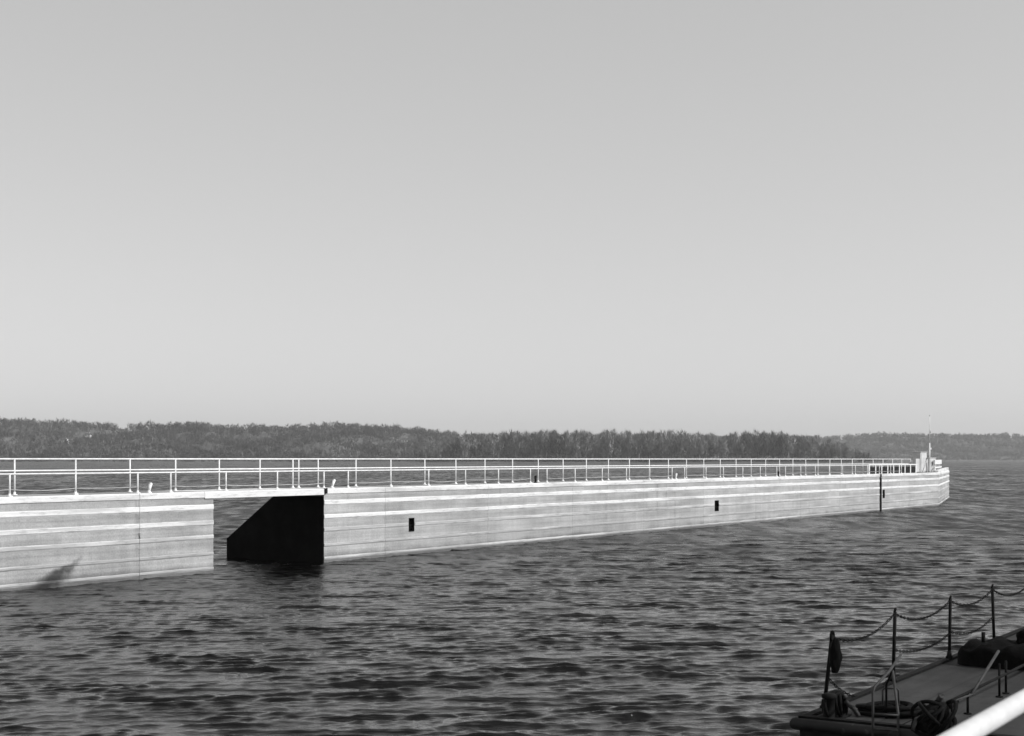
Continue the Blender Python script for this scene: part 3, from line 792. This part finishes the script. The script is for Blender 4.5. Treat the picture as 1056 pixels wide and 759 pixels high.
# woods on the hillsides, one far mass
parts = []
HOUSES = [(67, 457, 9), (91, 450.5, 8), (124.5, 445, 8), (128, 449.5, 7), (155, 454, 8), (404, 456.5, 9), (418, 456, 9)]
def yat(px, py):                              # depth on the hillside where the ground is seen at row py
    Ys = np.linspace(shoreY(px)+80, ridgeY(px), 300); z = landz(np.full(300, px), Ys)
    r_ = 473.5 - (z - EYE)/Ys*1500
    return float(Ys[np.argmin(np.abs(r_-py))])
hpos = [(px, yat(px, py), sz) for px, py, sz in HOUSES]
cnt = 0
for _ in range(15000):
    px = rng.uniform(-350, 1500) if rng.uniform() < .45 else rng.uniform(-40, 1090)
    sh, rd = float(shoreY(px)), float(ridgeY(px)); f = rng.uniform(0, 1)**.75
    Y = sh + 40 + f*(rd - sh + 60)
    X = (px-528)/1500*Y
    den = mnoise.noise(Vector((X*.006, Y*.004, 2.0))) + .35*mnoise.noise(Vector((X*.02, Y*.012, 7.0)))
    field = (px < 480 and .10 < f < .5 and den < .12)
    if field and rng.uniform() < .45: continue
    if any(abs(X - (hp-528)/1500*hy) < 9 and -70 < hy - Y + 0 < 15 or (abs(X - (hp-528)/1500*hy) < 9 and 0 <= hy - Y < 120) for hp, hy, _s in hpos): continue
    if 128 < px < 156 and abs((473.5-(float(landz(px, Y))-EYE)/Y*1500) - (446 + (px-130)*.33)) < 1.2: continue
    big = 1.0 if f > .12 else .8
    H = rng.uniform(7, 17)*big*(1 + .25*mnoise.noise(Vector((X*.02, Y*.01, 3.0)))); parts.append(slivers(X, Y, float(landz(px, Y)) + H*.12, H*.72, H*.42, 30, H*.30, .34 + Y/11000))
sliver_object('hillside_woodland', parts, M['wood'])
tag(bpy.data.objects['hillside_woodland'], 'grey leafless woodland covering the far hills', 'woodland', kind='stuff')
# low brush along the waterside
parts = []
for _ in range(3200):
    px = rng.uniform(-300, 1400); sh = float(shoreY(px)); Y = sh + rng.uniform(4, 60); X = (px-528)/1500*Y; H = rng.uniform(3, 8)
    parts.append(slivers(X, Y, max(.2, float(landz(px, Y))), H*.7, H*.7, 16, H*.4, .5, .6))
for _ in range(900):
    px = rng.uniform(420, 914); Y = IY + 14*math.sin(px*.05) + rng.uniform(-14, 20); X = (px-528)/1500*Y; H = rng.uniform(2, 6)
    parts.append(slivers(X, Y, .6, H*.7, H*.8, 14, H*.4, .35, .6))
tag(sliver_object('shore_brush', parts, M['brush']), 'pale brush and reeds along the far waterline', 'brush', kind='stuff')

# leafless trees of the island: one of each kind, then copies
def tree_proto(i):
    H = 30*rng.uniform(.9, 1.1); Wd = H*rng.uniform(.17, .27)
    r = empty('bare_tree', (0,0,0))
    tag(r, 'tall leafless tree in the grey wooded belt across the river', 'tree', 'leafless trees of the island belt')
    m = MB(); lean = rng.normal(0, .03)
    m.tube([(0,0,-.5), (lean*H*.2, 0, H*.25), (lean*H*.5, 0, H*.6), (lean*H, 0, H*.88)], .55, 6, .10)
    for k in range(9):
        a = rng.uniform(0, 6.28); h0 = H*rng.uniform(.18, .6); L = H*rng.uniform(.2, .36); sp = rng.uniform(.35, .65)
        m.tube([(lean*h0, 0, h0), (lean*h0+math.cos(a)*L*sp*.55, math.sin(a)*L*sp*.55, h0+L*.5), (lean*h0+math.cos(a)*L*sp, math.sin(a)*L*sp, h0+L)], .28, 5, .06)
    m.build('trunk', M['bark'], r)
    P = []
    for k in range(11):
        a = rng.uniform(0, 6.28); d = Wd*math.sqrt(rng.uniform(0, 1))*.85; h0 = H*rng.uniform(.10, .66); hh = H*rng.uniform(.22, .36); h0 = min(h0, H*.9 - hh)
        P.append(slivers(math.cos(a)*d, math.sin(a)*d, h0, hh, Wd*rng.uniform(.35, .6), 85, H*.11, .17, .8))
    sliver_object('crown', P, M['twig'], r)
    return r
protos = [tree_proto(i) for i in range(7)]
used = set(); ntree = 0
tops = lambda px: np.interp(px, [425, 450, 475, 490, 520, 560, 620, 690, 715, 745, 775, 800, 825, 842, 860, 878, 896], [8, 14, 24, 28, 30, 31, 31, 30, 29, 27, 30, 30, 29, 25, 19, 13, 7])
for k in range(270):
    row = k % 3; px = 428 + (898-428)*((k//3 + .33*row)/90) + rng.normal(0, 1.3)
    Y = IY + 14*math.sin(px*.05) + 12 + row*45 + rng.uniform(-14, 14)
    hpx = float(tops(px))*rng.uniform(.93, 1.03); Ht = hpx*Y/1500 + EYE - 1.6
    if rng.uniform() < .12: Ht *= .72
    pi_ = int(rng.integers(7)); p = protos[pi_]; loc = ((px-528)/1500*Y, Y, 1.4)
    if pi_ not in used: o = p; used.add(pi_); o.location = loc; o.rotation_euler = (0,0,rng.uniform(0,6.28))
    else: o = copy_thing(p, loc, rng.uniform(0, 6.28))
    s_ = Ht/30; o.scale = (s_*rng.uniform(.85, 1.25), s_*rng.uniform(.85, 1.25), s_)

# houses on the hillside
HL = ['small white house with a dark roof low on the hillside at the far left', 'white cottage among the trees, second from the left on the hillside',
      'pale house highest on the hillside, above the slanting road', 'pale house just below the highest one, beside the slanting road', 'pale house to the right of the slanting road, near its foot',
      'white house half hidden in trees below the highest ridge, left of its twin', 'white house half hidden in trees below the highest ridge, right of its twin']
for (px, Y, sz), lb in zip(hpos, HL):
    X = (px-528)/1500*Y; z = float(landz(px, Y))
    r = empty('house', (X, Y, z), rng.uniform(-.4, .4)); tag(r, lb, 'house', 'houses on the far hillside')
    hw, hd, hh = sz*.6, sz*.45, sz*.5
    m = MB(); m.prism([(-hd, -2), (-hd, hh), (0, hh+hd*.7), (hd, hh), (hd, -2)], -hw, hw); m.build('wall', M['siding'], r)
    m = MB(); m.prism([(-hd-.5, hh-.35), (-hd-.5, hh-.1), (0, hh+hd*.7+.3), (hd+.5, hh-.1), (hd+.5, hh-.35), (0, hh+hd*.7+.05)], -hw-.4, hw+.4); rf = m.build('roof', M['roof'], r)
    m = MB(); m.box(hw*.4, hw*.4+.8, -.4, .4, hh, hh+hd*.7+1.4); m.build('chimney', M['siding'], rf)
    for x in (-hw*.55, hw*.35):
        m = MB(); m.box(x-.6, x+.6, -hd-.06, -hd-.003, hh*.35, hh*.75); m.build('window', M['glass'], r)
# slanting pale road
rd = []; fr = []
for k in range(26):
    px = 130 + k; Y = yat(px, 447 + k*.33); X = (px-528)/1500*Y; z = float(landz(px, Y)) + 1.2
    rd += [(X, Y-5, z-.2), (X, Y+5, z+.8)]
    if k: b_ = 2*k; fr.append((b_-2, b_, b_+1, b_-1))
tag(mesh_np('hill_road', rd, fr, M['road']), kind='structure')

# ------------------------------------------------------------------ haze over the river
hz = bpy.data.materials.new('river_haze'); hz.use_nodes = True
t = hz.node_tree; t.nodes.clear(); out = t.nodes.new('ShaderNodeOutputMaterial'); pv = t.nodes.new('ShaderNodeVolumePrincipled')
pv.inputs['Color'].default_value = (.97, .97, .97, 1); pv.inputs['Density'].default_value = .0001; pv.inputs['Anisotropy'].default_value = .2
t.links.new(pv.outputs[0], out.inputs['Volume'])
m = MB(); m.box(-6600, 6600, -5300, 6000, -3.4, 150); h = m.build('haze', hz); tag(h, 'thin pale haze over the river and hills', 'haze', kind='stuff')
